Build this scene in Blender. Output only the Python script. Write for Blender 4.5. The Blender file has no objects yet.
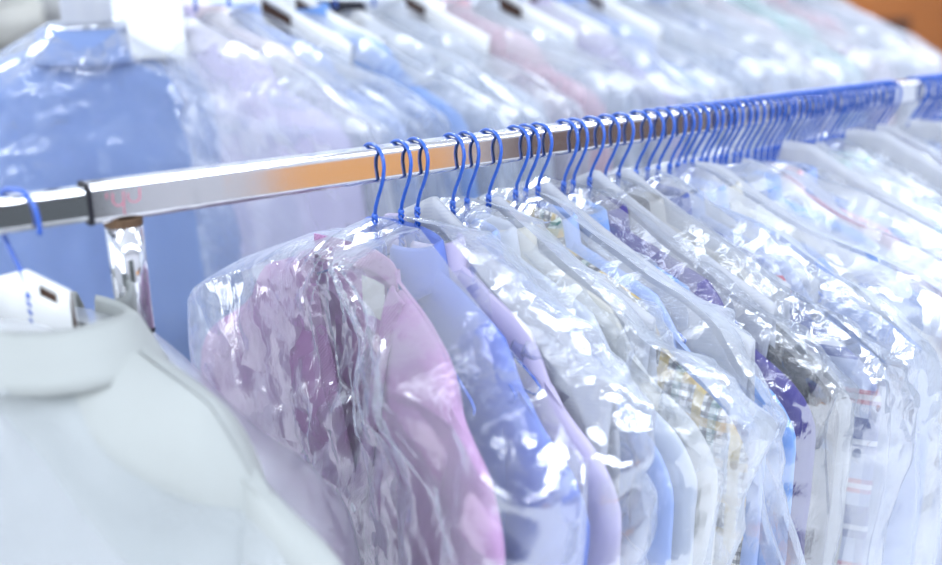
import bpy, math, random
import numpy as np
from mathutils import Vector, Matrix

S = bpy.context.scene
COL = S.collection
PI = math.pi

# ------------------------------------------------------------------ noise
def _hash(ix, iy, iz, seed):
    h = (ix.astype(np.int64) * 374761393 + iy.astype(np.int64) * 668265263
         + iz.astype(np.int64) * 2147483647 + seed * 1274126177) & 0xffffffff
    h = ((h ^ (h >> 13)) * 1274126177) & 0xffffffff
    h = ((h ^ (h >> 16)) * 2246822519) & 0xffffffff
    return ((h ^ (h >> 15)) & 0xffffff) / float(0xffffff) * 2 - 1

def noise(x, y, z=0.0, seed=0):
    x, y, z = np.broadcast_arrays(np.asarray(x, float), np.asarray(y, float), np.asarray(z, float))
    ix, iy, iz = np.floor(x), np.floor(y), np.floor(z)
    fx, fy, fz = x - ix, y - iy, z - iz
    sx, sy, sz = [t * t * t * (t * (t * 6 - 15) + 10) for t in (fx, fy, fz)]
    r = 0
    for a in (0, 1):
        for b in (0, 1):
            for c in (0, 1):
                w = (sx if a else 1 - sx) * (sy if b else 1 - sy) * (sz if c else 1 - sz)
                r = r + w * _hash(ix + a, iy + b, iz + c, seed)
    return r

def sstep(a, b, x):
    t = np.clip((np.asarray(x, float) - a) / (b - a), 0, 1)
    return t * t * (3 - 2 * t)

# ------------------------------------------------------------------ objects
def mesh_obj(name, verts, faces, mat=None, parent=None, smooth=True):
    me = bpy.data.meshes.new(name)
    me.from_pydata([tuple(map(float, v)) for v in verts], [], faces)
    me.update()
    if smooth:
        me.polygons.foreach_set('use_smooth', [len(p.vertices) < 7 for p in me.polygons])
    o = bpy.data.objects.new(name, me)
    COL.objects.link(o)
    if mat is not None:
        me.materials.append(mat)
        o.material_slots[0].link = 'OBJECT'
        o.material_slots[0].material = mat
    if parent is not None:
        o.parent = parent
    return o

def empty(name, loc=(0, 0, 0), rz=0.0):
    o = bpy.data.objects.new(name, None)
    o.empty_display_size = .02
    COL.objects.link(o)
    o.location = loc
    o.rotation_euler = (0, 0, rz)
    return o

def tag(o, label=None, cat=None, group=None, kind=None):
    if label: o['label'] = label
    if cat: o['category'] = cat
    if group: o['group'] = group
    if kind: o['kind'] = kind
    return o

def copy_tree(o, parent=None):
    c = o.copy(); COL.objects.link(c)
    if parent is not None: c.parent = parent
    for ch in list(o.children):
        copy_tree(ch, c)
    return c

def grid_faces(nr, nc, closed=False, off=0):
    f = []
    for r in range(nr - 1):
        for c in range(nc if closed else nc - 1):
            d = (c + 1) % nc
            f.append((off + r * nc + c, off + r * nc + d, off + (r + 1) * nc + d, off + (r + 1) * nc + c))
    return f

def tube(pts, rad, n=8, closed=False):
    """sweep a circle along a poly-line; returns verts, faces"""
    P = [Vector(p) for p in pts]
    m = len(P)
    V, Fc = [], []
    up = None
    for i, p in enumerate(P):
        if closed: t = P[(i + 1) % m] - P[i - 1]
        else: t = P[min(i + 1, m - 1)] - P[max(i - 1, 0)]
        t.normalize()
        if up is None:
            up = Vector((1, 0, 0)) if abs(t.x) < .8 else Vector((0, 1, 0))
        a = (up - t * up.dot(t)).normalized(); b = t.cross(a); up = a
        r = rad[i] if hasattr(rad, '__len__') else rad
        for k in range(n):
            g = 2 * PI * k / n
            V.append(p + a * math.cos(g) * r + b * math.sin(g) * r)
    for i in range(m if closed else m - 1):
        j = (i + 1) % m
        for k in range(n):
            l = (k + 1) % n
            Fc.append((i * n + k, i * n + l, j * n + l, j * n + k))
    if not closed:
        Fc.append(tuple(range(n))[::-1]); Fc.append(tuple((m - 1) * n + k for k in range(n)))
    return V, Fc

def join(parts):
    V, Fc = [], []
    for v, f in parts:
        o = len(V); V += list(v); Fc += [tuple(i + o for i in q) for q in f]
    return V, Fc

def box(x0, x1, y0, y1, z0, z1):
    V = [(x, y, z) for x in (x0, x1) for y in (y0, y1) for z in (z0, z1)]
    F = [(0, 1, 3, 2), (4, 6, 7, 5), (0, 4, 5, 1), (2, 3, 7, 6), (0, 2, 6, 4), (1, 5, 7, 3)]
    return V, F

def bevel(o, w, seg=2):
    m = o.modifiers.new('bevel', 'BEVEL'); m.width = w; m.segments = seg; m.limit_method = 'ANGLE'
    return o

# ------------------------------------------------------------------ materials
def new_mat(name):
    m = bpy.data.materials.new(name); m.use_nodes = True
    nt = m.node_tree; nt.nodes.clear()
    out = nt.nodes.new('ShaderNodeOutputMaterial')
    return m, nt, out

def N(nt, t, **kw):
    n = nt.nodes.new(t)
    for k, v in kw.items():
        if k in n.inputs: n.inputs[k].default_value = v
        else: setattr(n, k, v)
    return n

def math_n(nt, op, a, b=None):
    n = nt.nodes.new('ShaderNodeMath'); n.operation = op
    for i, v in enumerate((a, b)):
        if v is None: continue
        if isinstance(v, (int, float)): n.inputs[i].default_value = v
        else: nt.links.new(v, n.inputs[i])
    return n.outputs[0]

def mixc(nt, fac, a, b):
    n = nt.nodes.new('ShaderNodeMix'); n.data_type = 'RGBA'
    for sock, v in ((n.inputs[0], fac), (n.inputs[6], a), (n.inputs[7], b)):
        if isinstance(v, (int, float)): sock.default_value = v
        elif isinstance(v, tuple): sock.default_value = (*v[:3], 1)
        else: nt.links.new(v, sock)
    return n.outputs[2]

def cloth(name, rgb, pattern=None, weave=900, var=.08, trans=.25, bump=.15):
    m, nt, out = new_mat(name)
    tc = N(nt, 'ShaderNodeTexCoord')
    nz = N(nt, 'ShaderNodeTexNoise', Scale=9.0, Detail=3.0)
    nt.links.new(tc.outputs['Object'], nz.inputs['Vector'])
    dark = tuple(c * (1 - var) for c in rgb)
    col = mixc(nt, nz.outputs['Fac'], dark, rgb)
    sep = N(nt, 'ShaderNodeSeparateXYZ'); nt.links.new(tc.outputs['Object'], sep.inputs[0])
    def stripe(axis, freq, duty, phase=0.0):
        v = math_n(nt, 'MULTIPLY', sep.outputs[axis], freq)
        v = math_n(nt, 'ADD', v, phase + 50.0)
        v = math_n(nt, 'FRACT', v)
        return math_n(nt, 'LESS_THAN', v, duty)
    if pattern:
        for axis, freq, duty, phase, c, op in pattern:
            col = mixc(nt, math_n(nt, 'MULTIPLY', stripe(axis, freq, duty, phase), op), col, c)
    br = N(nt, 'ShaderNodeTexBrick', Scale=weave, **{'Mortar Size': .02})
    nt.links.new(tc.outputs['Object'], br.inputs['Vector'])
    w1 = math_n(nt, 'SINE', math_n(nt, 'MULTIPLY', sep.outputs[1], weave * 4.0))
    w2 = math_n(nt, 'SINE', math_n(nt, 'MULTIPLY', sep.outputs[2], weave * 4.0))
    h = math_n(nt, 'MULTIPLY', w1, w2)
    bp = N(nt, 'ShaderNodeBump', Strength=bump, Distance=.0006)
    nt.links.new(h, bp.inputs['Height'])
    p = N(nt, 'ShaderNodeBsdfPrincipled', Roughness=.85)
    p.inputs['Specular IOR Level'].default_value = .2
    p.inputs['Sheen Weight'].default_value = .15
    nt.links.new(col, p.inputs['Base Color']); nt.links.new(bp.outputs[0], p.inputs['Normal'])
    t = N(nt, 'ShaderNodeBsdfTranslucent'); nt.links.new(col, t.inputs['Color'])
    mx = N(nt, 'ShaderNodeMixShader', Fac=trans)
    nt.links.new(p.outputs[0], mx.inputs[1]); nt.links.new(t.outputs[0], mx.inputs[2])
    nt.links.new(mx.outputs[0], out.inputs[0])
    return m

def film_mat(name, haze=.07, edge=.85, tint=(.97, .98, 1.0), rough=.13, gain=1.9, facet=.8):
    m, nt, out = new_mat(name)
    tc = N(nt, 'ShaderNodeTexCoord')
    mp = N(nt, 'ShaderNodeMapping'); mp.inputs['Scale'].default_value = (1, 1, .45)
    nt.links.new(tc.outputs['Object'], mp.inputs['Vector'])
    n1 = N(nt, 'ShaderNodeTexNoise', Scale=70.0, Detail=3.0, Roughness=.6, Distortion=1.0)
    nt.links.new(mp.outputs[0], n1.inputs['Vector'])
    a = math_n(nt, 'ABSOLUTE', math_n(nt, 'SUBTRACT', n1.outputs['Fac'], .5))
    bp = N(nt, 'ShaderNodeBump', Strength=.35, Distance=.003)
    nt.links.new(a, bp.inputs['Height'])
    # crumpled film: flat little facets, each with its own tilt, mostly along the shoulders
    def vm(op, a, b=None):
        n = nt.nodes.new('ShaderNodeVectorMath'); n.operation = op
        for i, v in enumerate((a, b)):
            if v is None: continue
            if isinstance(v, tuple): n.inputs[i].default_value = v
            else: nt.links.new(v, n.inputs[i])
        return n
    wz = N(nt, 'ShaderNodeTexNoise', Scale=14.0, Detail=2.0); nt.links.new(tc.outputs['Object'], wz.inputs['Vector'])
    wv = vm('SCALE', vm('SUBTRACT', wz.outputs['Color'], (.5, .5, .5)).outputs[0]); wv.inputs['Scale'].default_value = .10
    pw = vm('ADD', tc.outputs['Object'], wv.outputs[0]).outputs[0]
    mr = N(nt, 'ShaderNodeMapping'); mr.inputs['Rotation'].default_value = (.6, .3, 0); mr.inputs['Scale'].default_value = (1, 1.9, .6)
    nt.links.new(pw, mr.inputs['Vector'])
    tilt = None
    for sc, k in ((13.0, .80), (31.0, .42)):
        vo = N(nt, 'ShaderNodeTexVoronoi', Scale=sc); nt.links.new(mr.outputs[0], vo.inputs['Vector'])
        t = vm('SCALE', vm('SUBTRACT', vo.outputs['Color'], (.5, .5, .5)).outputs[0]); t.inputs['Scale'].default_value = k * facet
        tilt = t.outputs[0] if tilt is None else vm('ADD', tilt, t.outputs[0]).outputs[0]
    sp = N(nt, 'ShaderNodeSeparateXYZ'); nt.links.new(tc.outputs['Object'], sp.inputs[0])
    ms = N(nt, 'ShaderNodeMapRange'); ms.inputs['From Min'].default_value = -.40; ms.inputs['From Max'].default_value = -.20
    ms.inputs['To Min'].default_value = .22; ms.inputs['To Max'].default_value = 1.0
    nt.links.new(sp.outputs[2], ms.inputs['Value'])
    nm = N(nt, 'ShaderNodeTexNoise', Scale=8.0, Detail=1.0); nt.links.new(tc.outputs['Object'], nm.inputs['Vector'])
    mm = N(nt, 'ShaderNodeMapRange'); mm.inputs['From Min'].default_value = .38; mm.inputs['From Max'].default_value = .58
    nt.links.new(nm.outputs['Fac'], mm.inputs['Value'])
    tm = vm('SCALE', tilt); nt.links.new(math_n(nt, 'MULTIPLY', ms.outputs[0], mm.outputs[0]), tm.inputs['Scale'])
    ge = N(nt, 'ShaderNodeNewGeometry')
    nt.links.new(vm('NORMALIZE', vm('ADD', ge.outputs['Normal'], tm.outputs[0]).outputs[0]).outputs[0], bp.inputs['Normal'])
    tr = N(nt, 'ShaderNodeBsdfTransparent'); tr.inputs[0].default_value = (*tint, 1)
    df = N(nt, 'ShaderNodeBsdfDiffuse'); df.inputs[0].default_value = (.84, .90, 1, 1)
    tl = N(nt, 'ShaderNodeBsdfTranslucent'); tl.inputs[0].default_value = (.84, .90, 1, 1)
    hz = N(nt, 'ShaderNodeMixShader', Fac=.5)
    nt.links.new(df.outputs[0], hz.inputs[1]); nt.links.new(tl.outputs[0], hz.inputs[2])
    lw = N(nt, 'ShaderNodeLayerWeight', Blend=.5)
    nt.links.new(bp.outputs[0], lw.inputs['Normal']); nt.links.new(bp.outputs[0], df.inputs['Normal'])
    f = math_n(nt, 'POWER', lw.outputs['Facing'], 2.6)
    n2 = N(nt, 'ShaderNodeTexNoise', Scale=11.0, Detail=3.0)
    nt.links.new(mp.outputs[0], n2.inputs['Vector'])
    f = math_n(nt, 'ADD', math_n(nt, 'MULTIPLY', f, edge), math_n(nt, 'MULTIPLY', n2.outputs['Fac'], haze * 2))
    f = math_n(nt, 'MINIMUM', f, .8)
    m1 = N(nt, 'ShaderNodeMixShader'); nt.links.new(f, m1.inputs[0])
    nt.links.new(tr.outputs[0], m1.inputs[1]); nt.links.new(hz.outputs[0], m1.inputs[2])
    gl = N(nt, 'ShaderNodeBsdfGlossy', Roughness=rough); nt.links.new(bp.outputs[0], gl.inputs['Normal'])
    fr = N(nt, 'ShaderNodeFresnel', IOR=1.5); nt.links.new(bp.outputs[0], fr.inputs['Normal'])
    ff = math_n(nt, 'MINIMUM', math_n(nt, 'MULTIPLY', fr.outputs[0], gain), .38)
    m2 = N(nt, 'ShaderNodeMixShader'); nt.links.new(ff, m2.inputs[0])
    nt.links.new(m1.outputs[0], m2.inputs[1]); nt.links.new(gl.outputs[0], m2.inputs[2])
    nt.links.new(m2.outputs[0], out.inputs[0])
    return m

def pbr(name, rgb, rough=.5, metal=0.0, coat=0.0, nscale=0, nstr=0.0, var=0.0, vscale=8.0):
    m, nt, out = new_mat(name)
    p = N(nt, 'ShaderNodeBsdfPrincipled', Roughness=rough, Metallic=metal)
    p.inputs['Base Color'].default_value = (*rgb, 1)
    p.inputs['Coat Weight'].default_value = coat
    tc = N(nt, 'ShaderNodeTexCoord')
    if var:
        nz = N(nt, 'ShaderNodeTexNoise', Scale=vscale, Detail=4.0)
        nt.links.new(tc.outputs['Object'], nz.inputs['Vector'])
        nt.links.new(mixc(nt, nz.outputs['Fac'], tuple(c * (1 - var) for c in rgb), rgb), p.inputs['Base Color'])
    if nscale:
        nz = N(nt, 'ShaderNodeTexNoise', Scale=nscale, Detail=3.0)
        nt.links.new(tc.outputs['Object'], nz.inputs['Vector'])
        bp = N(nt, 'ShaderNodeBump', Strength=nstr, Distance=.002)
        nt.links.new(nz.outputs['Fac'], bp.inputs['Height']); nt.links.new(bp.outputs[0], p.inputs['Normal'])
    nt.links.new(p.outputs[0], out.inputs[0])
    return m

def paper_mat(name, rgb, dashes=False, trans=.3):
    m, nt, out = new_mat(name)
    tc = N(nt, 'ShaderNodeTexCoord')
    nz = N(nt, 'ShaderNodeTexNoise', Scale=30.0, Detail=4.0)
    nt.links.new(tc.outputs['Object'], nz.inputs['Vector'])
    col = mixc(nt, nz.outputs['Fac'], tuple(c * .95 for c in rgb), rgb)
    if dashes:                                   # faint embossed ribbing of the tissue paper
        sep = N(nt, 'ShaderNodeSeparateXYZ'); nt.links.new(tc.outputs['Object'], sep.inputs[0])
        d = math_n(nt, 'ADD', math_n(nt, 'MULTIPLY', sep.outputs[2], 260.0), math_n(nt, 'MULTIPLY', sep.outputs[1], 60.0))
        d = math_n(nt, 'LESS_THAN', math_n(nt, 'FRACT', math_n(nt, 'ADD', d, 100.0)), .45)
        e = math_n(nt, 'LESS_THAN', math_n(nt, 'FRACT', math_n(nt, 'ADD', math_n(nt, 'MULTIPLY', sep.outputs[1], 38.0), 50.0)), .6)
        col = mixc(nt, math_n(nt, 'MULTIPLY', math_n(nt, 'MULTIPLY', d, e), .22), col, (.42, .45, .58))
    p = N(nt, 'ShaderNodeBsdfPrincipled', Roughness=.8)
    nt.links.new(col, p.inputs['Base Color'])
    t = N(nt, 'ShaderNodeBsdfTranslucent'); nt.links.new(col, t.inputs['Color'])
    mx = N(nt, 'ShaderNodeMixShader', Fac=trans)
    nt.links.new(p.outputs[0], mx.inputs[1]); nt.links.new(t.outputs[0], mx.inputs[2])
    nt.links.new(mx.outputs[0], out.inputs[0])
    return m

M = {}
M['chrome'] = pbr('chrome', (.80, .80, .82), .07, 1.0, nscale=14, nstr=.03)
M['chrome_worn'] = pbr('worn_chrome', (.74, .73, .75), .13, 1.0, nscale=22, nstr=.03)
M['rust'] = pbr('rusty_weld', (.20, .12, .07), .6, .5, nscale=300, nstr=.6, var=.5, vscale=120)
M['black'] = pbr('black_rubber', (.02, .02, .022), .5)
M['wire'] = pbr('blue_coated_wire', (.008, .085, .46), .28, 0.0, .5)
M['wire_dark'] = pbr('dark_steel_wire', (.10, .12, .12), .35, .8)
M['marker'] = pbr('red_marker_ink', (.62, .16, .24), .6)
M['paper'] = paper_mat('white_tissue_paper', (.62, .64, .70), True)
M['card'] = paper_mat('white_card', (.88, .89, .90), False, .1)
M['kraft'] = pbr('brown_kraft_card', (.10, .055, .04), .8, var=.3, vscale=20)
M['film'] = film_mat('clear_plastic_film')
M['film_clear'] = film_mat('glossy_clear_film', haze=.03, edge=.35, rough=.14, gain=2.0)
M['film_mid'] = film_mat('hazy_plastic_film', haze=.10, edge=.9, rough=.2, gain=1.6)
M['film_soft'] = film_mat('milky_plastic_film', haze=.12, edge=.8, rough=.3, gain=1.0)
M['film_far'] = film_mat('cloudy_plastic_film', haze=.24, edge=.6, rough=.3, gain=1.2, facet=.6)
M['film_thin'] = film_mat('thin_plastic_film', haze=.018, edge=.12, rough=.3, gain=.7, facet=.1)
C = {
 'lilac': (.58, .32, .57), 'peri': (.19, .27, .70), 'palelilac': (.66, .60, .80), 'white': (.62, .66, .74),
 'ltblue': (.40, .52, .86), 'sky': (.22, .42, .86), 'indigo': (.085, .07, .29), 'black': (.02, .02, .03),
 'greige': (.50, .50, .50), 'cream': (.70, .69, .64), 'bluegrey': (.42, .48, .66), 'violet': (.26, .20, .62),
 'mint': (.62, .82, .78), 'rose': (.80, .55, .62), 'navy': (.02, .03, .14), 'pinkwhite': (.86, .78, .82),
 'shirtwhite': (.47, .495, .485), 'bgblue': (.27, .38, .68),
}
for k, c in C.items():
    M[k] = cloth('cloth_' + k, c)
M['lilac'] = cloth('lilac_pique_knit', C['lilac'], weave=520, bump=.5)
M['rib'] = cloth('lilac_rib_knit', tuple(x * .96 for x in C['lilac']), weave=380, bump=.9)
M['plaid'] = cloth('small_check_cotton', (.82, .80, .74), pattern=[
    (1, 105, .45, 0, (.04, .04, .05), .75), (2, 105, .45, 0, (.04, .04, .05), .75),
    (1, 26.25, .25, .3, (.70, .50, .10), .8), (2, 26.25, .25, .3, (.62, .42, .10), .8), (1, 26.25, .2, .7, (.05, .30, .28), .35)])
M['madras'] = cloth('bold_striped_cotton', (.55, .60, .78), pattern=[
    (2, 9, .40, 0, (.05, .08, .30), .85), (2, 9, .16, .45, (.62, .10, .12), .8), (1, 14, .35, .2, (.10, .14, .42), .5), (2, 18, .12, .8, (.9, .9, .92), .8)])
M['tatter'] = cloth('fine_grid_cotton', (.82, .83, .88), pattern=[(1, 40, .12, 0, (.25, .35, .75), .7), (2, 40, .12, 0, (.25, .35, .75), .7)])

# ------------------------------------------------------------------ clothes rack
ZR = 1.5
def rrect(hw, hh, r, n=5):
    pts = []
    for cx, cy, a0 in ((hw - r, hh - r, 0), (-hw + r, hh - r, PI / 2), (-hw + r, -hh + r, PI), (hw - r, -hh + r, 3 * PI / 2)):
        c = [(cx + r * math.cos(a0 + PI / 2 * k / n), cy + r * math.sin(a0 + PI / 2 * k / n)) for k in range(n + 1)]
        e = .0006                                     # support points keep the flats flat under smooth shading
        pts.append((c[0][0] + e * math.sin(a0), c[0][1] - e * math.cos(a0)))
        pts += c
        a1 = a0 + PI / 2
        pts.append((c[-1][0] - e * math.sin(a1), c[-1][1] + e * math.cos(a1)))
    return pts

def bar_mesh(xs, hw, hh, r, dent=None):
    pr = rrect(hw, hh, r); V = []
    for x in xs:
        for (y, z) in pr:
            if dent:
                for dx, dz, w, amp in dent:
                    if y < 0:
                        g = math.exp(-((x - dx - (z - dz) * .9) / w) ** 2 - ((z - dz) / .012) ** 2)
                        y += amp * g
            V.append((x, y, z))
    F = grid_faces(len(xs), len(pr), True)
    F.append(tuple(range(len(pr)))[::-1]); F.append(tuple((len(xs) - 1) * len(pr) + k for k in range(len(pr))))
    return V, F

def build_rack(name, loc, x0, x_sleeve, x1, posts, label):
    root = empty(name, loc)
    tag(root, label, 'clothes rack')
    zt = loc[2]
    V, F = bar_mesh(np.append(np.linspace(x0, x_sleeve + .048, 60), x_sleeve + .05), .0112, .0135, .005)
    r1 = mesh_obj('inner_rail', V, F, M['chrome'], root)
    xs = np.concatenate([np.linspace(x_sleeve, x_sleeve + .25, 80), np.linspace(x_sleeve + .26, x1 - .002, 80), [x1]])
    xs = np.insert(xs, 1, x_sleeve + .0015)
    V, F = bar_mesh(xs, .0132, .0162, .0055, [(.060, -.004, .010, .0007), (.072, .002, .006, -.0004), (.03, 0, .03, .0003)])
    r2 = mesh_obj('outer_rail', V, F, M['chrome_worn'], root)
    # dark open lip where the tubes telescope
    V, F = bar_mesh([x_sleeve - .0022, x_sleeve + .001], .0138, .0168, .0058)
    mesh_obj('rail_lip', V, F, M['black'], r2)
    V, F = bar_mesh([x0 - .004, x0 + .003], .0125, .0148, .005)
    mesh_obj('end_cap', V, F, M['black'], r1)
    V, F = bar_mesh([x1 - .003, x1 + .004], .0142, .0172, .005)
    mesh_obj('end_cap', V, F, M['black'], r2)
    for px in posts:
        def cyl(r, z0, z1, n=32):
            return tube([(px, 0, z0), (px, 0, (z0 + z1) / 2), (px, 0, z1)], r, n)
        up = mesh_obj('upper_post', *join([cyl(.0148, -.115, -.0145)]), M['chrome'], root)
        V, F = tube([(px, 0, -.0225), (px, 0, -.0205), (px, 0, -.0185), (px, 0, -.0165), (px, 0, -.0145)], [.0149, .0156, .0150, .0162, .0172], 32)
        mesh_obj('weld_bead', V, F, M['rust'], up)
        V, F = tube([(px, 0, -.1165), (px, 0, -.1155), (px, 0, -.1140)], [.0150, .0156, .0151], 32)
        mesh_obj('joint_ring', V, F, M['black'], up)
        mesh_obj('lower_post', *cyl(.0146, -zt + .10, -.1155), M['chrome'], root)
        ft = mesh_obj('foot_bar', *box(px - .02, px + .02, -.26, .26, -zt + .075, -zt + .105), M['chrome'], root)
        bevel(ft, .006)
        for sy in (-1, 1):
            cz = -zt + .032
            pts = [(px + .011 * k, sy * .23, cz) for k in (-1, -.5, .5, 1)]
            V, F = tube(pts, [.028, .032, .032, .028], 20)
            V2, F2 = tube([(px, sy * .23, cz), (px, sy * .23, cz + .045)], .006, 10)
            mesh_obj('caster', *join([(V, F), (V2, F2)]), M['black'], root)
    return root, r2

rack, sleeve = build_rack('clothes_rack', (0, 0, ZR), -.75, -.0265, 2.45, (0.0, 2.35), 'chrome rectangular clothes rail on round chrome post, front rack with blue hooks')
# faded hand-lettered marks on the sleeve's face (front face y = -.0132)
def stroke(pts):
    return tube([(x, -.01335, z) for x, z in pts], .00045, 6)
def arc(cx, cz, rx, rz, a0, a1, n=14):
    return [(cx + rx * math.cos(math.radians(a0 + (a1 - a0) * k / n)), cz + rz * math.sin(math.radians(a0 + (a1 - a0) * k / n))) for k in range(n + 1)]
marks = join([stroke([(-.017, .0085), (-.0172, .004)]),
              stroke([(-.0125, .0082), (-.0128, .002)] + arc(-.0085, .002, .0043, .0045, 180, 360) + [(-.0040, .0085)]),
              stroke([(-.0042, .002), (-.0050, -.004), (-.0048, -.0105)]),
              stroke([(-.0005, .0065), (-.0008, .003)] + arc(.0040, .003, .0048, .0042, 180, 370) + [(.0092, .0095)])])
mk = mesh_obj('marker_writing', *marks, M['marker'], sleeve)
mk['label'] = 'faded red marker writing'
mk.location = (.003, 0, 0)

ZB, YB = 1.688, .72
rack_b, _ = build_rack('clothes_rack', (0, YB, ZB), -.55, -.2, 2.75, (-.45, 2.7), 'taller chrome rail behind, carrying the blurred row of pale bagged shirts')

# ------------------------------------------------------------------ hangers
def superpath(ru, rz, a0, a1, n, cz):
    pts = []
    for k in range(n + 1):
        a = math.radians(a0 + (a1 - a0) * k / n)
        c, s = math.cos(a), math.sin(a)
        e = 2 / 2.35
        pts.append((0, ru * math.copysign(abs(c) ** e, c), cz + rz * math.copysign(abs(s) ** e, s)))
    return pts

def make_hanger(mat, bow=0.0, bar=True):
    root = empty('wire_hanger')
    r = .0019
    pts = superpath(.0205, .0200, -18, 180, 26, -.0012)          # tip behind the rail, over the top, down in front
    for t in (.2, .4, .6, .8, 1.0):
        q = t * t * (3 - 2 * t)
        pts.append((0, -.0205 * (1 - q), -.0012 - .051 * t))
    mesh_obj('hook', *tube(pts, r, 8), mat, root)
    parts = []
    for ph in (0, PI):
        hel = []
        for k in range(45):
            t = k / 44
            a = ph + t * 2 * PI * 3.2
            hel.append((.0019 * math.cos(a), .0019 * math.sin(a), -.0505 - .037 * t))
        parts.append(tube(hel, .0016, 6))
    parts.append(tube([(0, 0, -.0475), (0, 0, -.0505), (0, 0, -.0525)], [.0022, .0034, .0032], 8))
    mesh_obj('twisted_neck', *join(parts), mat, root)
    body = []
    for k in range(7): body.append((0, .205 * k / 6, -.087 - .0655 * (k / 6) ** 1.05))
    body += [(0, .212, -.157), (0, .210, -.164), (0, .200, -.168)]
    body += [(0, .1 - .1 * k, -.170) for k in range(0, 3)]
    body += [(0, -.200, -.168), (0, -.210, -.164), (0, -.212, -.157)]
    for k in range(6, -1, -1): body.append((0, -.205 * k / 6, -.087 - .0655 * (k / 6) ** 1.05))
    bz = np.array(body); bz[:, 1] *= .90; bz[:, 2] -= .004 + .014 * np.abs(bz[:, 1]) / .19
    bz[:, 0] -= bowed(bz[:, 1], bz[:, 2], bow) * sstep(0, .05, np.abs(bz[:, 1]))
    if bar: bt = tube(bz, .0013, 6)
    else: bt = join([tube(bz[:9], .0013, 6), tube(bz[-9:], .0013, 6)])
    mesh_obj('shoulder_wire', *bt, mat, root)
    return root

# ------------------------------------------------------------------ garments
def zsh(u):
    a = np.abs(u)
    return -.090 - .365 * np.maximum(0, a - .055) - 5.5 * np.maximum(0, a - .162) ** 1.5

def bowed(u, z, bow):
    bf, bn = bow if isinstance(bow, tuple) else (bow, bow)
    a = np.abs(u)
    return np.where(u > 0, bf, bn) * (a / .2) ** 1.4 * (1 + .25 * sstep(-.15, -.5, z))

def warp(P, bow, amp, seed, rough=1.0):
    """bend a garment like its neighbours and hang soft vertical folds in it"""
    x, u, z = P[:, 0], P[:, 1], P[:, 2]
    d = sstep(-.12, -.5, z)
    a = np.abs(u)
    x = x - bowed(u, z, bow)
    f = noise(u * 16 + 2.2 * noise(u * 4, z * 3, 0, seed), z * 1.6, 0, seed) + .45 * noise(u * 41, z * 3.1, 0, seed + 5)
    x = x + amp * f * (.25 + .75 * d)
    x = x + amp * .5 * noise(u * 22 + z * 14, z * 22 - u * 9, 0, seed + 9) * rough
    return np.stack([x, u, z], 1)

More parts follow.
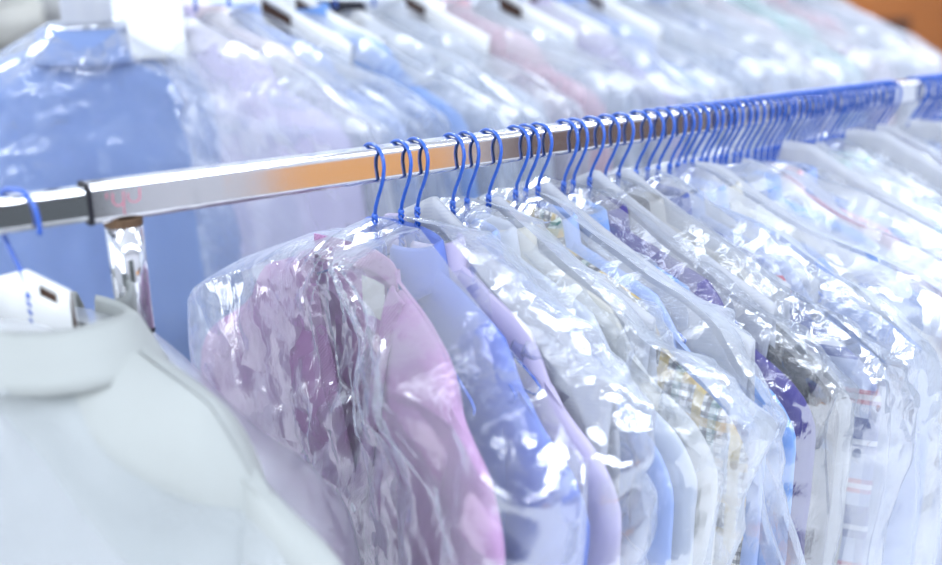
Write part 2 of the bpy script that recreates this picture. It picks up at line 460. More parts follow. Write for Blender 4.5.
def make_shirt(name, mat, T=.022, bow=.04, amp=.005, seed=1, neck='collar', length=.80, band=None, res=1.0, sleeve_T=.8, buttons=0, rough=1.0):
    root = empty(name)
    ns, nq = int(30 * res), int(34 * res)
    q = np.concatenate([[0, .0012, .003], np.linspace(.06, 1, nq - 3) ** 1.5 * .996 + .004 * np.linspace(0, 1, nq - 3)])
    s = np.linspace(-1, 1, ns)
    V = []
    for qi in q:
        w = .207 + .012 * sstep(.1, .6, qi)
        for side in (0, 1):
            ss = s if side == 0 else s[::-1][1:-1]
            u = ss * w
            top = zsh(u)
            a = np.abs(u)
            prof = np.sqrt(np.maximum(0, 1 - np.abs(ss) ** 3.2))
            th = float(np.sqrt(np.clip((qi + .00002) / (.022 + T * .4), 0, 1))) + 0 * a
            if side == 0:
                if neck == 'v':
                    m_ = a < .078
                    top = np.where(m_, -.098 - .235 * (1 - (a / .078)) ** 1.05, top)
                    th = np.where(m_, np.maximum(th, .95 * np.sqrt(np.maximum(0, 1 - (a / .078) ** 2)) ** .5), th)
                else:
                    m_ = a < .055
                    top = np.where(m_, top - .030 * np.sqrt(np.maximum(0, 1 - (a / .055) ** 2)), top)
                    th = np.where(m_, np.maximum(th, .8), th)
            else:
                m_ = a < .055
                top = np.where(m_, top - .006 * np.sqrt(np.maximum(0, 1 - (a / .055) ** 2)), top)
                th = np.where(m_, np.maximum(th, .8), th)
            z = top + (-length - top) * qi
            v = (-1 if side == 0 else 1) * T / 2 * prof * th
            if side == 1: v = v + .0016 * (z > -.205) * (prof > .2) * (qi > .03)     # yoke seam
            V.append(np.stack([v, u, z], 1))
    V = np.concatenate(V)
    nc = ns + ns - 2
    V = warp(V, bow, amp, seed, rough)
    mesh_obj('body', V, grid_faces(nq, nc, True), mat, root)
    # sleeves
    for sg in (-1, 1):
        nr, nn = int(24 * res), int(20 * res)
        R = []
        for k in range(nr):
            t = k / (nr - 1)
            zc = -.154 - .49 * t ** 1.25
            hw = .016 + .044 * float(sstep(-.03, .17, t)) ** .8 - .008 * t
            uc = .190 + .036 * float(sstep(0, .30, t)) + .004 * t
            tt = T * sleeve_T * (.35 + .65 * float(sstep(0, .2, t)))
            for j in range(nn):
                g = 2 * PI * j / nn
                R.append((tt / 2 * math.sin(g) - .004 * t, sg * (uc + hw * math.cos(g)), zc - sg * 0 - .035 * (math.cos(g) + 1) * .5 * (1 - float(sstep(0, .5, t)))))
        R = warp(np.array(R), bow, amp, seed, rough)
        F = grid_faces(nr, nn, True); F.append(tuple(range(nn))); F.append(tuple((nr - 1) * nn + j for j in range(nn)))
        sl = mesh_obj('sleeve', R, F, mat, root)
        cf = []
        for k in range(4):
            zc = -.632 - .02 * k
            for j in range(nn):
                g = 2 * PI * j / nn
                cf.append((T * .42 * math.sin(g) - .004, sg * (.233 + .052 * math.cos(g)), zc))
        mesh_obj('cuff', warp(np.array(cf), bow, amp, seed, 0), grid_faces(4, nn, True), mat, sl)
    b = max(.015, T * .5)
    if neck == 'collar':
        prof = [(-.112, 0.0), (-.092, .0005), (-.074, .001), (-.068, .003), (-.071, .0062), (-.085, .009), (-.100, .0115), (-.110, .0135)]
        nth = 44; V = []
        fl_ = 2.2 if T > .06 else 1.0
        for zz, ro in [(z_, r_ if r_ < .004 else .003 + (r_ - .003) * fl_) for z_, r_ in prof]:
            for k in range(nth):
                th = math.radians(7 + 346 * k / (nth - 1))          # opening faces the front (-X)
                fr = max(0, math.cos(th)) ** 3                       # 1 at the front
                zq = zz - .012 * max(0, math.cos(th))
                if ro > .006: zq -= .022 * fr * min(1, (ro - .006) / .0075)
                V.append((-(b + ro) * math.cos(th), (.057 + ro) * math.sin(th), zq))
        co = mesh_obj('collar', warp(np.array(V), bow, amp * .3, seed, 0), grid_faces(len(prof), nth), mat, root)
        md = co.modifiers.new('thick', 'SOLIDIFY'); md.thickness = .0012
        V = []
        for k in range(20):
            z = -.122 - (length - .14) * k / 19
            for dx, du in ((-.001, -.016), (-.0028, -.014), (-.0030, 0), (-.0028, .014), (-.001, .016)):
                V.append((-T / 2 * (1 - abs(du / .21) ** 3.2) * .99 + dx, du, z))
        pk = mesh_obj('placket', warp(np.array(V), bow, amp, seed, rough), grid_faces(20, 5), mat, root)
    else:
        parts = []
        for sg in (-1, 1):
            V = []
            nk = 26
            for k in range(nk + 16):
                if k < nk:
                    a = .080 * (1 - k / (nk - 1)); z = -.096 - .235 * (1 - (a / .078 if a < .078 else 1)) ** 1.05
                else:
                    a = 0; z = -.331 - .44 * (k - nk + 1) / 16
                for j in range(5):
                    o = (j / 4) * .026
                    uu = sg * (a + o * .92 - (.013 if k >= nk else 0)); zz = z - (o * .35 if k < nk else 0)
                    lift = -.0022 - .0016 * math.sin(PI * j / 4)
                    dep = .95 * math.sqrt(max(0, 1 - (min(a, .078) / .078) ** 2)) ** .5
                    dep = max(dep, .25 + .7 * min(1, (-zz - .09) / .07))
                    V.append((-T / 2 * dep + lift, uu, zz))
            parts.append((warp(np.array(V), bow, amp, seed, rough), grid_faces(nk + 16, 5)))
        V = []
        for j in range(5):
            for k in range(24):
                t = -1 + 2 * k / 23
                V.append((T / 2 * .6 * math.cos(t * PI / 2) - T * .1 * (1 - math.cos(t * PI / 2)), .080 * t, -.094 + .026 * (j / 4 - .5) * 1.0 - .003 * (1 - t * t)))
        parts.append((warp(np.array(V), bow, amp, seed, rough), grid_faces(5, 24)))
        bd = mesh_obj('neckband', *join(parts), band, root)
        md = bd.modifiers.new('thick', 'SOLIDIFY'); md.thickness = .002
        lb = mesh_obj('neck_label', warp(np.array([(T / 2 * .55, uu, zz) for zz in (-.115, -.135, -.155) for uu in (-.022, 0, .022)]) , bow, amp, seed, 0), grid_faces(3, 3), M['cream'], root)
        lb['label'] = 'small cream woven neck label'
    for k in range(buttons):
        z = -.36 - .085 * k
        V, F = tube([(-T / 2 - .0045, 0, z), (-T / 2 - .006, 0, z), (-T / 2 - .007, 0, z)], [.0052, .0055, .0042], 14)
        mesh_obj('button', warp(np.array([tuple(v) for v in V]), bow, amp, seed, 0), F, M['palelilac'], root)
    return root

# ------------------------------------------------------------------ plastic bags
def tri(x):
    return np.abs(2 * (x - np.floor(x)) - 1)

def crumple(u, z, seed, k=1.0):
    """sharp-creased film relief, 0 and up: folded triangle waves in many directions"""
    rs = np.random.RandomState(seed)
    wu = u + .020 * noise(u * 8, z * 8, 0, seed); wz = z + .020 * noise(u * 8 + 7, z * 8, 0, seed + 3)
    top = 1 - sstep(-.16, -.42, z)
    r = np.hypot(u, z + .06); th = np.arctan2(u, -(z + .06))
    h = np.exp(-r / .16) * (.012 * tri(th * 3.1 + .6 * noise(r * 12, th, 0, seed + 11)) + .006 * tri(th * 6.3 + r * 6)) * sstep(0, .03, r)
    for i in range(7):
        f = [7, 9, 12, 15, 19, 24, 31][i]
        t = rs.uniform(0, PI)
        m = sstep(-.25, .35, noise(u * (5 + i) + i * 3.3, z * (5 + i), 0, seed + 50 + i))
        h = h + top * m * .17 / f * tri(f * (wu * math.cos(t) + wz * math.sin(t)) + rs.uniform(0, 1)) * (1.2 if f > 15 else .7)
    # long hanging folds lower down
    for i in range(5):
        f = [6, 9, 14, 22, 34][i]
        t = rs.uniform(-.28, .28)
        m = sstep(-.35, .3, noise(u * (4 + i) + i * 5.1, z * 1.6, 0, seed + 70 + i))
        h = h + (1 - .75 * top) * m * .09 / f * tri(f * (wu * math.cos(t) + wz * math.sin(t)) + rs.uniform(0, 1))
    for i in range(4):
        f = [16, 25, 38, 52][i]
        t = rs.uniform(0, PI)
        m = sstep(.1, .5, noise(u * 7 + i * 9.1, z * 6, 0, seed + 90 + i))
        h = h + (1 - top) * m * .05 / f * tri(f * (wu * math.cos(t) + wz * math.sin(t)))
    # pinched star-shaped gathers
    for i in range(7):
        cu, cz = rs.uniform(-.24, .22), rs.uniform(-.32, -.10)
        rr = np.hypot(u - cu, z - cz); t = np.arctan2(u - cu, z - cz)
        h = h + .016 * tri(t * rs.randint(3, 6) / (2 * PI) + rs.uniform(0, 1) + .12 * np.sin(3 * t)) * np.minimum(rr / .035, 1) * np.exp(-(rr / .085) ** 2)
    return h * k * (.16 + .84 * sstep(.12, -.03, u))

def make_bag(name, mat, T=.075, bow=.04, seed=1, hw=.305, ns=64, nq=78, k=1.0, length=.98, seam=.46, top=-.058, edge=.012, vneck=0.0, flare=.32, sharp=13, roof=.055):
    """flat tube of film sealed along the shoulders: rings of a rounded rectangle, creased along their normals"""
    q = np.concatenate([[0, .004, .009], np.linspace(.016, .52, nq - 13), np.linspace(.56, 1, 10)])
    rc = T * .42; L1 = hw - rc; L2 = T / 2 - rc
    per = 4 * (L1 + L2) + 2 * PI * rc
    n = 2 * ns
    segs = []
    # half ring from the middle of the far side, along the front (-X), to the middle of the near side
    for i in range(n):
        d = per * i / n
        # start at (v=0,u=+hw), go front
        path = [('y', L2), ('c', PI / 2 * rc), ('x', 2 * L1), ('c2', PI / 2 * rc), ('y2', 2 * L2), ('c3', PI / 2 * rc), ('x2', 2 * L1), ('c4', PI / 2 * rc), ('y3', L2)]
        for nm, ln in path:
            if d <= ln + 1e-9: break
            d -= ln
        if nm == 'y': p = (-d, hw, 0, 1)
        elif nm == 'c': g = d / rc; p = (-L2 - rc * math.sin(g), L1 + rc * math.cos(g), -math.sin(g), math.cos(g))
        elif nm == 'x': p = (-T / 2, L1 - d, -1, 0)
        elif nm == 'c2': g = d / rc; p = (-L2 - rc * math.cos(g), -L1 - rc * math.sin(g), -math.cos(g), -math.sin(g))
        elif nm == 'y2': p = (-L2 + d, -hw, 0, -1)
        elif nm == 'c3': g = d / rc; p = (L2 + rc * math.sin(g), -L1 - rc * math.cos(g), math.sin(g), -math.cos(g))
        elif nm == 'x2': p = (T / 2, -L1 + d, 1, 0)
        elif nm == 'c4': g = d / rc; p = (L2 + rc * math.cos(g), L1 + rc * math.sin(g), math.cos(g), math.sin(g))
        else: p = (L2 - d, hw, 0, 1)
        segs.append(p)
    P = np.array(segs)
    arc = per * np.arange(n) / n
    front = (arc < per / 2)
    # arc coordinate: u on the flats, running on round the sides
    pu = np.where(front, per / 4 - arc, arc - per * .75)
    fade = 1 - np.abs(np.where(front, (arc - per / 4) / (per / 4), (arc - per * .75) / (per / 4))) ** 14
    V = []
    for qi in q:
        v0, u = P[:, 0], P[:, 1]
        a = np.abs(u)
        zt = top - seam * np.maximum(0, a - .045) - .35 * np.maximum(0, a - .24) + .010 * noise(u * 14, 0, 0, seed + 20)
        z = zt + (-length - zt) * qi
        th = float(np.sqrt(np.clip((qi + .0006) / roof, 0, 1)))
        th = .93 * th + .07 * float(sstep(0, .3, qi))
        fl = 1 + flare * sstep(0, -.2, u) + .2 * sstep(0, .2, u)
        v = v0 * th * fl
        h = np.where(front, crumple(pu, z, seed, k), crumple(pu, z, seed + 40, k)) * fade * float(sstep(-.004, .03, qi))
        u2 = u * (1 + .03 * float(sstep(.02, .4, qi))) + P[:, 3] * h * .9
        v = v + P[:, 2] * h
        v = v + vneck * np.exp(-(u / .06) ** 2 - ((z + .17) / .07) ** 2) * front
        v = v + edge * noise(z * 9, np.sign(u) * .8, 0, seed + 30) * (a / hw) ** 3
        u2 = u2 + .016 * noise(z * 7 + 3, np.sign(u) * 1.7, 0, seed + 33) * (a / hw) ** 4
        V.append(np.stack([v, u2, z], 1))
    V = np.concatenate(V)
    x, u, z = V[:, 0], V[:, 1], V[:, 2]
    V = np.stack([x - bowed(u, z, bow), u, z], 1)
    o = mesh_obj(name, V, grid_faces(len(q), n, True), mat)
    o.data.set_sharp_from_angle(angle=math.radians(sharp))
    return o

def make_cape(name, mat, near=.26, far=.26, apex=-.045, slope=.52, depth=.10, seed=1, bow=.04, spread=.012, hole=None, lining=None, uo=0.0, cut=None):
    """folded paper cover: two slanted panels joined on a ridge over the hanger"""
    root = empty(name)
    def panel(sd, nm, m, holes, inset=0.0, parent=root):
        nu, nd = 41, 11
        us = np.linspace(-near, far, nu); ds = np.linspace(0, 1, nd)
        V = []
        for d in ds:
            ridge = apex - slope * np.abs(us - uo)
            if cut is not None: ridge = np.minimum(ridge, cut)
            z = ridge - depth * d - inset
            v = sd * (.0012 + spread * d - inset) + .004 * noise(us * 7, d * 2, 0, seed) * d
            V.append(np.stack([v - bowed(us, z, bow), us, z], 1))
        V = np.concatenate(V)
        F = []
        for (r, c) in ((r, c) for r in range(nd - 1) for c in range(nu - 1)):
            uc = (us[c] + us[c + 1]) / 2; dc = (ds[r] + ds[r + 1]) / 2 * depth
            if holes and any(a < uc < b and e < dc < f for a, b, e, f in holes): continue
            F.append((r * nu + c, r * nu + c + 1, (r + 1) * nu + c + 1, (r + 1) * nu + c))
        o = mesh_obj(nm, V, F, m, parent)
        md = o.modifiers.new('thick', 'SOLIDIFY'); md.thickness = .0004
        return o
    panel(-1, 'front_panel', mat, hole)
    panel(1, 'back_panel', mat, hole if lining is None else None)
    if lining is not None: panel(1, 'lining', lining, None, .0009)
    return root

# ------------------------------------------------------------------ front row
hang_protos = {}
ORD = ['first', 'second', 'third', 'fourth', 'fifth', 'sixth', 'seventh', 'eighth', 'ninth', 'tenth', 'eleventh', 'twelfth', 'thirteenth', 'fourteenth', 'fifteenth', 'sixteenth', 'seventeenth', 'eighteenth']
rnd = random.Random(4)
def add_hanger(x, label, y=0.0, z=ZR, rz=None, group='blue wire hangers on the front rail', mat=None, bow=0.0):
    key = str(bow)
    if key not in hang_protos: h = hang_protos[key] = make_hanger(M['wire'], bow, bar=bool(hang_protos))
    else: h = copy_tree(hang_protos[key])
    h.location = (x, y, z); h.rotation_euler = (0, 0, rnd.uniform(-.018, .018) if rz is None else rz)
    if mat is not None:
        for c in h.children: c.material_slots[0].material = mat
    tag(h, label, 'hanger', group)
    return h

def near_bow(x):
    return float(np.interp(x, [.23, .262, .35, .425, .49, .56, .7, 1.5], [.022, .004, -.026, -.035, -.040, -.046, -.062, -.09]))
def bw(x):
    return (.040, round(near_bow(x), 3))
front_hooks = [.236, .266, .285, .328, .346, .374, .410, .424, .441, .478, .492, .517, .540, .562, .590, .610, .628, .648]
for i, x in enumerate(front_hooks):
    add_hanger(x, '%s blue wire hanger hook along the rail to the right of the chrome post' % ORD[i], bow=bw(x))
x = .662
while x < 1.50:
    if not (1.105 < x < 1.165):
        add_hanger(x, 'blurred blue wire hanger hook packed tight along the far end of the front rail', group='packed far blue hangers', bow=(.04, -.08))
    x += rnd.uniform(.0105, .0165)

BOW = .042
def place(o, x, label, cat, group, y=0.0, z=ZR, rz=0.0):
    o.location = (x, y, z); o.rotation_euler = (0, 0, rz)
    return tag(o, label, cat, group)

SG, BG_, CG = 'shirts on the front rail', 'plastic bags on the front rail', 'paper capes on the front rail'
# G1: the lilac cardigan and its neighbours
place(make_shirt('cardigan', M['lilac'], T=.034, bow=(.042, .022), amp=.004, seed=3, neck='v', band=M['rib'], res=1.7, buttons=4), .224,
      'lilac knitted cardigan with open V neck, nearest garment right of the post', 'cardigan', 'knitwear on the front rail').scale = (1, .95, 1)
shirts = {}
def shirt_copy(kind, x, mat, label, group=SG, y=0.0, z=ZR, rz=0.0, sc=1.0):
    src = shirts[kind]
    if not src.get('_used'):
        o = src; o['_used'] = 1
    else:
        o = copy_tree(src)
        del_keys = [k for k in ('label', 'group', 'category') if k in o]
        for k in del_keys: del o[k]
    for c in list(o.children):
        if c.material_slots: c.material_slots[0].material = mat
        for d in c.children:
            if d.material_slots: d.material_slots[0].material = mat
    o.scale = (1, sc, sc)
    return place(o, x, label, 'shirt', group, y, z, rz)
sd = [0]
def front_shirt(x, mat, label, T=.022, collar=None):
    sd[0] += 1
    o = make_shirt('dress_shirt', mat, T=T, bow=bw(x), amp=.004, seed=3 + sd[0] % 3, res=1.0)
    return place(o, x, label, 'shirt', SG)
front_shirt(.269, M['peri'], 'periwinkle blue dress shirt in the same bag directly behind the lilac cardigan')
front_shirt(.292, M['palelilac'], 'pale lilac dress shirt behind the periwinkle shirt, under a dotted paper cape')
front_shirt(.332, M['ltblue'], 'light blue dress shirt just behind the dotted paper cape')
front_shirt(.352, M['white'], 'white dress shirt in the second bag, behind a light blue one')
front_shirt(.375, M['cream'], 'plain off-white dress shirt directly in front of the small-checked shirt')
front_shirt(.411, M['plaid'], 'black, cream and yellow small-checked shirt with its collar showing through film')
front_shirt(.432, M['ltblue'], 'light blue shirt in the third bag directly behind the small-checked shirt')
front_shirt(.474, M['sky'], 'bright sky blue shirt in the fourth bag')
front_shirt(.503, M['indigo'], 'deep indigo purple shirt with dark hanging sleeve, behind the sky blue shirt', T=.036)
front_shirt(.537, M['black'], 'black shirt showing as a dark strip behind the indigo shirt')
front_shirt(.560, M['greige'], 'grey beige shirt behind the black one')
front_shirt(.602, M['madras'], 'navy, red and white striped shirt under cloudy film at lower right')
front_shirt(.624, M['bluegrey'], 'blue grey shirt behind the navy and red striped shirt')
shirts['a'] = make_shirt('dress_shirt', M['white'], T=.022, bow=(.04, -.08), amp=.004, seed=3, res=.9)
shirts['b'] = make_shirt('dress_shirt', M['white'], T=.022, bow=(.04, -.08), amp=.004, seed=4, res=.9)
far_cols = [('ltblue', 'cream'), ('bluegrey', 'sky'), ('rose', 'ltblue'), ('bluegrey', 'mint'), ('mint', 'white'), ('indigo', 'violet'), ('white', 'bluegrey'), ('cream', 'ltblue'), ('ltblue', 'white'), ('white', 'sky')]
far_x = [.672, .745, .82, .895, .97, 1.045, 1.12, 1.20, 1.29, 1.38]
far_txt = {'white': 'white', 'cream': 'cream', 'ltblue': 'light blue', 'bluegrey': 'blue grey', 'mint': 'mint tinted', 'violet': 'violet', 'sky': 'sky blue', 'rose': 'rose pink', 'indigo': 'indigo'}
for i, (xf, (c1, c2)) in enumerate(zip(far_x, far_cols)):
    for j, c in enumerate((c1, c2)):
        shirt_copy('ab'[(i + j) % 2], xf - .012 + .028 * j, M[c], '%s shirt, %s in the %s cloudy bag along the far rail' % (far_txt[c], ('front one', 'back one')[j], ORD[i]))

# bags
def add_bag(x, label, seed, mat, **kw):
    b = make_bag('garment_bag', M[mat], seed=seed, **kw)
    return place(b, x, label, 'garment bag', BG_, rz=kw.get('rz', 0))
add_bag(.258, 'crinkled clear plastic garment bag over the lilac cardigan, shiny star-shaped creases', 17, 'film', T=.130, bow=(.042, .006), ns=140, nq=170, vneck=.012, k=.8, hw=.288, roof=.028).location.y = -.016
add_bag(.354, 'crinkled clear plastic garment bag behind the dotted paper cape, second bag from the post', 23, 'film_mid', T=.078, bow=bw(.352), ns=104, nq=130)
add_bag(.424, 'clear plastic garment bag over the small-checked shirt, with a pointed corner sticking out', 31, 'film_mid', T=.060, bow=bw(.424), ns=104, nq=130)
add_bag(.490, 'clear plastic garment bag over the sky blue and indigo shirts', 44, 'film_clear', T=.060, bow=bw(.490), ns=104, nq=130)
add_bag(.551, 'clear plastic garment bag over the black and grey beige shirts', 52, 'film_clear', T=.058, bow=bw(.551), ns=96, nq=120)
add_bag(.613, 'milky plastic garment bag over the navy and red striped shirt', 66, 'film_mid', T=.062, bow=bw(.613), ns=96, nq=120)
protos = []
for i, xf in enumerate(far_x):
    lab = '%s cloudy plastic garment bag along the far half of the front rail' % ORD[i]
    if i < 4:
        o = make_bag('garment_bag', M['film_soft'], T=.072, bow=(.04, -.08), seed=80 + 9 * i, ns=90, nq=112, k=1.3); protos.append(o)
    else:
        o = protos[i % 4].copy(); COL.objects.link(o)
    place(o, xf, lab, 'garment bag', BG_)

# paper capes
def add_cape(x, label, **kw):
    c = make_cape('paper_cape', M['paper'], bow=bw(x), **kw)
    return place(c, x, label, 'paper cape', CG)
add_cape(.306, 'white dotted paper cape with long slanting edge, behind the third blue hook', seed=3, apex=-.040, slope=.47, depth=.12, near=.25, far=.05)
add_cape(.388, 'white paper cape with a square corner, behind the sixth blue hook', seed=4, apex=-.052, slope=.42, depth=.12, near=.20, far=.10)
add_cape(.455, 'broad pale grey paper cape sloping down behind the ninth blue hook', seed=5, apex=-.045, slope=.47, depth=.12, near=.25, far=.06)
add_cape(.527, 'white paper cape peaking below the twelfth blue hook', seed=6, apex=-.040, slope=.50, depth=.12, near=.22, far=.10)
add_cape(.578, 'white paper cape peaking between the fourteenth and fifteenth blue hooks', seed=7, apex=-.045, slope=.50, depth=.12, near=.20, far=.10)
for i, (xx, uo, ap) in enumerate([(.64, .0, -.05), (.70, -.01, -.04), (.78, 0, -.045), (.86, -.02, -.03), (.935, .01, -.04), (1.01, -.03, -.028), (1.085, 0, -.03), (1.17, -.02, -.03), (1.25, 0, -.04)]):
    add_cape(xx, '%s blurred white paper cape poking up under the packed far hooks' % ORD[i], seed=20 + i, apex=ap, slope=.55, depth=.11, near=.19, far=.12, uo=uo, cut=ap - .012)

# ------------------------------------------------------------------ nearest white shirt, left of the post
FX, FR = -.078, math.radians(212)
add_hanger(FX, 'lone blue wire hanger hook on the rail to the left of the chrome post', z=ZR - .005, rz=FR, bow=-.02).scale = (1, 1, 1.22)
o = make_shirt('dress_shirt', M['shirtwhite'], T=.11, bow=-.02, amp=.006, seed=12, res=1.6, sleeve_T=.42)
o.scale = (1, 1.08, 1.08)
place(o, FX, 'large blurred white dress shirt seen from behind, nearest the camera at lower left', 'shirt', SG, z=ZR + .018, rz=FR)
for c_ in o.children:
    if c_.name.startswith('collar'): c_.location.z = -.024; c_.scale = (1.0, 1.28, .88)
o = make_cape('hanger_card', M['card'], near=.042, far=.042, apex=-.046, slope=.30, depth=.075, seed=2, bow=0, spread=.004,
              hole=[(-.030, -.012, .006, .018)], lining=M['kraft'])
place(o, FX, 'white hanger card with a small cutout above the near white shirt collar', 'hanger card', CG, rz=FR + PI)
b = make_bag('garment_bag', M['film_thin'], T=.165, bow=-.02, seed=140, ns=90, nq=110, k=.10, hw=.284, sharp=25, roof=.03, flare=.0, top=-.092, seam=.60)
place(b, FX, 'thin clear plastic garment bag over the near white shirt at lower left', 'garment bag', BG_, rz=FR)

# ------------------------------------------------------------------ back row
BGS, BGB = 'shirts on the back rail', 'plastic bags on the back rail'
BR = math.radians(-107)
add_hanger(.175, 'dark steel wire hanger holding the light blue shirt at the start of the back row', y=YB, z=ZB - .006, rz=BR, group='hangers on the back rail', mat=M['wire_dark'], bow=-.02).scale = (1, 1, 1.3)
o = make_shirt('dress_shirt', M['bgblue'], T=.10, bow=-.02, amp=.010, seed=21, res=1.5, sleeve_T=.5)
o.scale = (1, 1.2, 1.12)
for c_ in o.children:
    if c_.name.startswith('collar'): c_.scale = (1.0, .80, 1.0)
place(o, .175, 'blurred light blue dress shirt seen from behind, first on the back rail', 'shirt', BGS, y=YB, z=ZB - .020, rz=BR)
b = make_bag('garment_bag', M['film'], T=.15, bow=-.02, seed=150, ns=80, nq=100, k=.4, flare=.1, seam=.58, top=-.08, hw=.335)
place(b, .175, 'clear plastic garment bag over the light blue shirt at upper left', 'garment bag', BGB, y=YB, z=ZB - .002, rz=BR)
o = make_cape('hanger_card', M['paper'], near=.05, far=.02, apex=-.022, slope=.05, depth=.062, seed=2, bow=0, spread=.01)
place(o, .165, 'grey white hanger card standing above the blue shirt collar', 'hanger card', 'cards on the back rail', y=YB, z=ZB - .03, rz=BR + PI)

back = [(.29, 'palelilac'), (.345, 'pinkwhite'), (.40, 'ltblue'), (.525, 'sky'), (.59, 'white'), (.665, 'white'), (.80, 'rose'), (.865, 'white'),
        (.995, 'palelilac'), (1.085, 'ltblue'), (1.225, 'white'), (1.31, 'bluegrey'), (1.40, 'white'), (1.49, 'pinkwhite'), (1.60, 'mint'), (1.71, 'rose'), (1.81, 'white'), (1.88, 'pinkwhite')]
btxt = dict(far_txt, pinkwhite='pinkish white', palelilac='pale lilac')
bp_ = []
shirts['c'] = make_shirt('dress_shirt', M['white'], T=.024, bow=(.04, -.09), amp=.004, seed=6, res=.8)
shirts['d'] = make_shirt('dress_shirt', M['white'], T=.024, bow=(.04, -.09), amp=.004, seed=7, res=.8)
for i, (xb, c) in enumerate(back):
    nm = 'blurred %s shirt, %s in the back row counting after the blue shirt' % (btxt[c], (ORD + ['nineteenth', 'twentieth'])[i])
    rz = rnd.uniform(-.08, .12)
    add_hanger(xb, 'blue wire hanger on the back rail holding the %s shirt after the blue one' % (ORD + ['nineteenth', 'twentieth'])[i], y=YB, z=ZB, rz=rz, group='hangers on the back rail', bow=(.04, -.09))
    o = shirt_copy('dc'[i % 2], xb, M[c], nm, BGS, YB, ZB, rz)
    if i == 4:
        for c_ in o.children:
            if c_.name.startswith('collar'): c_.material_slots[0].material = M['black']; c_['label'] = 'black collar'
    if i < 4:
        o = make_bag('garment_bag', M['film_far'], T=.064, bow=(.04, -.09), seed=200 + 7 * i, ns=64, nq=80, k=.7, top=-.072); bp_.append(o)
    else:
        o = bp_[i % 4].copy(); COL.objects.link(o)
    place(o, xb, 'cloudy plastic bag on the back rail around the %s shirt after the blue one' % (ORD + ['nineteenth', 'twentieth'])[i], 'garment bag', BGB, YB, ZB - .006, rz)
# hanger cards with brown-lined cutouts
o = make_cape('hanger_card', M['card'], near=.045, far=.035, apex=-.045, slope=.02, depth=.095, seed=5, bow=0, spread=.01)
place(o, .252, 'plain white square hanger card beside the blue shirt collar', 'hanger card', 'cards on the back rail', y=YB - .07, z=ZB, rz=math.radians(64))
for i, (xx, w0, lab) in enumerate([(.475, 1, 'leftmost'), (.535, 1, 'second'), (.745, .8, 'third'), (.945, 1, 'fourth'), (1.03, .9, 'fifth'), (1.17, .8, 'sixth')]):
    o = make_cape('hanger_card', M['card'], near=.17, far=.10, apex=-.042, slope=.50, depth=.125, seed=30 + i, bow=(.02, -.05), spread=.006,
                  hole=[(-.066 * w0, -.014, .014, .095)], lining=M['kraft'])
    place(o, xx - .03, '%s white hanger card with a brown-lined window on the back rail' % lab, 'hanger card', 'cards on the back rail', y=YB, z=ZB, rz=math.radians(18))

# ------------------------------------------------------------------ shelving far left
sh = empty('storage_shelf', (-.35, 1.75, 0))
tag(sh, 'dark metal storage shelf in the far upper left corner behind the rails', 'shelf')
dark = pbr('dark_painted_steel', (.035, .035, .04), .5)
for z in (.5, 1.0, 1.455, 1.95):
    bevel(mesh_obj('shelf_board', *box(-.9, .72, -.25, .25, z, z + .03), dark, sh), .003)
for xx in (-.9, .70):
    for yy in (-.25, .23):
        mesh_obj('upright', *box(xx, xx + .03, yy, yy + .03, 0, 2.3), dark, sh)
def bundle(x, y, z, sx, sy, sz, mat, label, seed, dome=.5):
    n, m_ = 26, 18; V = []
    for r in range(m_):
        t = r / (m_ - 1); a = -PI / 2 + PI * t
        for k in range(n):
            g = 2 * PI * k / n
            e = lambda c, p: math.copysign(abs(c) ** p, c)
            cx, cy, cz = e(math.cos(a), .5) * e(math.cos(g), .6), e(math.cos(a), .5) * e(math.sin(g), .6), e(math.sin(a), .8)
            f = 1 + .16 * float(noise(cx * 2.2, cy * 2.2, cz * 2.2, seed)) + .07 * abs(float(noise(cx * 5, cy * 5, cz * 5, seed + 1)))
            V.append((cx * sx * f, cy * sy * f, max(0, sz + cz * sz * f)))
    F = grid_faces(m_, n, True); F.append(tuple(range(n))[::-1]); F.append(tuple((m_ - 1) * n + k for k in range(n)))
    o = mesh_obj('laundry_bundle', V, F, mat)
    o.location = (x, y, z)
    return tag(o, label, 'laundry bundle', 'bundles on the storage shelf')
bundle(.03, 1.62, 1.485, .13, .12, .085, M['white'], 'blurred white laundry bundle at the far left on the dark shelf', 3)
bundle(.235, 1.66, 1.485, .075, .12, .075, M['cream'], 'blurred cream laundry bundle beside the blue shirt collar on the dark shelf', 7)
bundle(.34, 1.78, 1.485, .06, .10, .09, M['greige'], 'blurred grey laundry bundle right of the cream one on the shelf', 9)
bundle(.22, 1.64, 1.03, .13, .12, .165, cloth('cloth_teal', (.20, .62, .62)), 'teal laundry bundle underneath the dark shelf board', 12)

# ------------------------------------------------------------------ room
def structure(name, geo, mat):
    o = mesh_obj(name, *geo, mat, smooth=False); o['kind'] = 'structure'; return o
X0, X1, Y0, Y1, H = -2.4, 6.2, -3.4, 2.6, 2.95
wall_w = pbr('white_plaster', (.76, .80, .86), .9, nscale=60, nstr=.1, var=.04)
orange = pbr('orange_brown_wall_paint', (.42, .135, .025), .75, nscale=40, nstr=.1, var=.15, vscale=3)
structure('floor', box(X0, X1, Y0, Y1, -.1, 0), pbr('grey_vinyl_floor', (.66, .67, .70), .5, var=.12, vscale=5))
structure('ceiling', box(X0, X1, Y0, Y1, H, H + .1), pbr('white_ceiling', (.85, .85, .86), .9))
WL = []
for (ya, yb, za, zb) in ((Y0, -2.7, 0, H), (1.6, Y1, 0, H), (-2.7, 1.6, 0, .75), (-2.7, 1.6, 2.55, H)):
    WL.append(box(X0 - .1, X0, ya, yb, za, zb))
structure('wall_left', join(WL), wall_w)
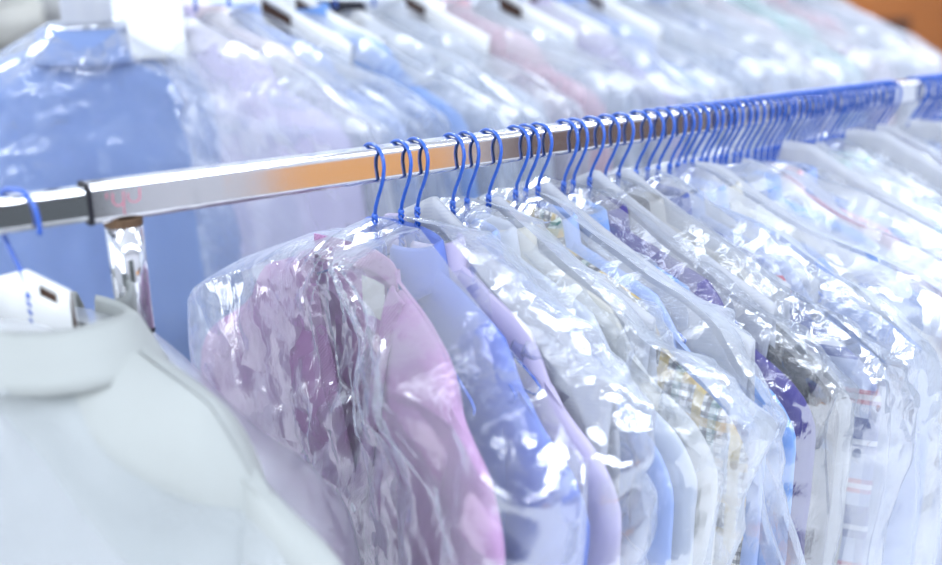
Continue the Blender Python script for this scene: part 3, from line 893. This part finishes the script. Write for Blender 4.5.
added_win = structure('added_window_1', join([box(X0 - .08, X0 + .01, ya, yb, za, zb) for ya, yb, za, zb in (
    (-2.7, 1.6, .75, .80), (-2.7, 1.6, 2.50, 2.55), (-2.7, -2.65, .8, 2.5), (1.55, 1.6, .8, 2.5), (-1.25, -1.2, .8, 2.5), (.15, .2, .8, 2.5))]), pbr('white_frame', (.85, .85, .86), .4))  # unseen window, added so light reaches the garment fronts from the left
structure('wall_right', box(X1, X1 + .1, Y0, Y1, 0, H), wall_w)
structure('wall_back', box(X0, X1, Y1, Y1 + .1, 0, H), wall_w)
structure('trim_4', box(4.1, X1, Y1 - .02, Y1, 0, H), orange)
structure('wall_front', box(X0, X1, Y0 - .1, Y0, 0, H), pbr('light_grey_plaster', (.40, .40, .42), .9, nscale=60, nstr=.1, var=.10))
structure('trim_1', box(1.62, 2.72, Y0, Y0 + .03, .56, .84), pbr('orange_panel', (.64, .25, .012), .6, var=.1))
structure('trim_2', box(2.95, 4.8, Y0, Y0 + .03, .42, .98), pbr('brown_panel', (.09, .045, .03), .6, var=.2))
structure('unseen_dark_panel_1', box(-.9, .88, Y0, Y0 + .03, 0, 2.1), pbr('dark_grey_panel', (.05, .055, .055), .5))  # unseen dark panel added so the chrome rail has something dark to reflect
structure('trim_3', box(5.1, 5.6, Y1 - .03, Y1, 0, 1.36), pbr('dark_brown_panel', (.10, .035, .012), .7))

# ------------------------------------------------------------------ lights
FILL_W = 105
def area(loc, sx, sy, w, col=(1, 1, 1)):
    l = bpy.data.lights.new('ceiling_and_fill_light', 'AREA'); l.shape = 'RECTANGLE'; l.size = sx; l.size_y = sy; l.energy = w; l.color = col
    o = bpy.data.objects.new('ceiling_and_fill_light', l); COL.objects.link(o); o.location = loc
    return o
for xx in (-1.2, .6, 2.4, 4.4):
    for yy, pw in ((-2.3, 72), (-.75, 13), (1.5, 44)):
        area((xx, yy, H - .02), 1.25, .35, pw, (.84, .91, 1.0))

wl = area((X0 - .25, -.55, 1.65), 1.75, 4.3, FILL_W, (.90, .95, 1.0))       # fill light added behind the made-up left window, brightens garment fronts
wl.rotation_euler = (0, -PI / 2, 0)
w = bpy.data.worlds.new('World'); S.world = w; w.use_nodes = True
w.node_tree.nodes['Background'].inputs[0].default_value = (.85, .9, 1, 1)
w.node_tree.nodes['Background'].inputs[1].default_value = .5

# ------------------------------------------------------------------ camera
cd = bpy.data.cameras.new('camera'); cam = bpy.data.objects.new('camera', cd); COL.objects.link(cam)
cd.sensor_width = 36; cd.lens = 36 * 950 / 942
cd.clip_start = .02
th, az = math.radians(18.6), math.radians(54)
Fw = Vector((math.cos(az) * math.cos(th), math.sin(az) * math.cos(th), -math.sin(th)))
Rt = Vector((math.sin(az), -math.cos(az), 0)); Up = Rt.cross(Fw)
cam.matrix_world = Matrix(((Rt.x, Up.x, -Fw.x, -.212), (Rt.y, Up.y, -Fw.y, -.775), (Rt.z, Up.z, -Fw.z, 1.681), (0, 0, 0, 1)))
cd.dof.use_dof = True; cd.dof.focus_distance = .94; cd.dof.aperture_fstop = 1.9
S.camera = cam
S.view_settings.view_transform = 'Standard'; S.view_settings.look = 'None'; S.view_settings.gamma = 1
S.view_settings.exposure = -0.40
S.cycles.max_bounces = 12; S.cycles.transparent_max_bounces = 48; S.cycles.diffuse_bounces = 4; S.cycles.transmission_bounces = 6; S.cycles.glossy_bounces = 4
S.cycles.use_denoising = True
S.cycles.caustics_reflective = False; S.cycles.caustics_refractive = False
for o in list(bpy.data.objects):
    if '_used' in o: del o['_used']
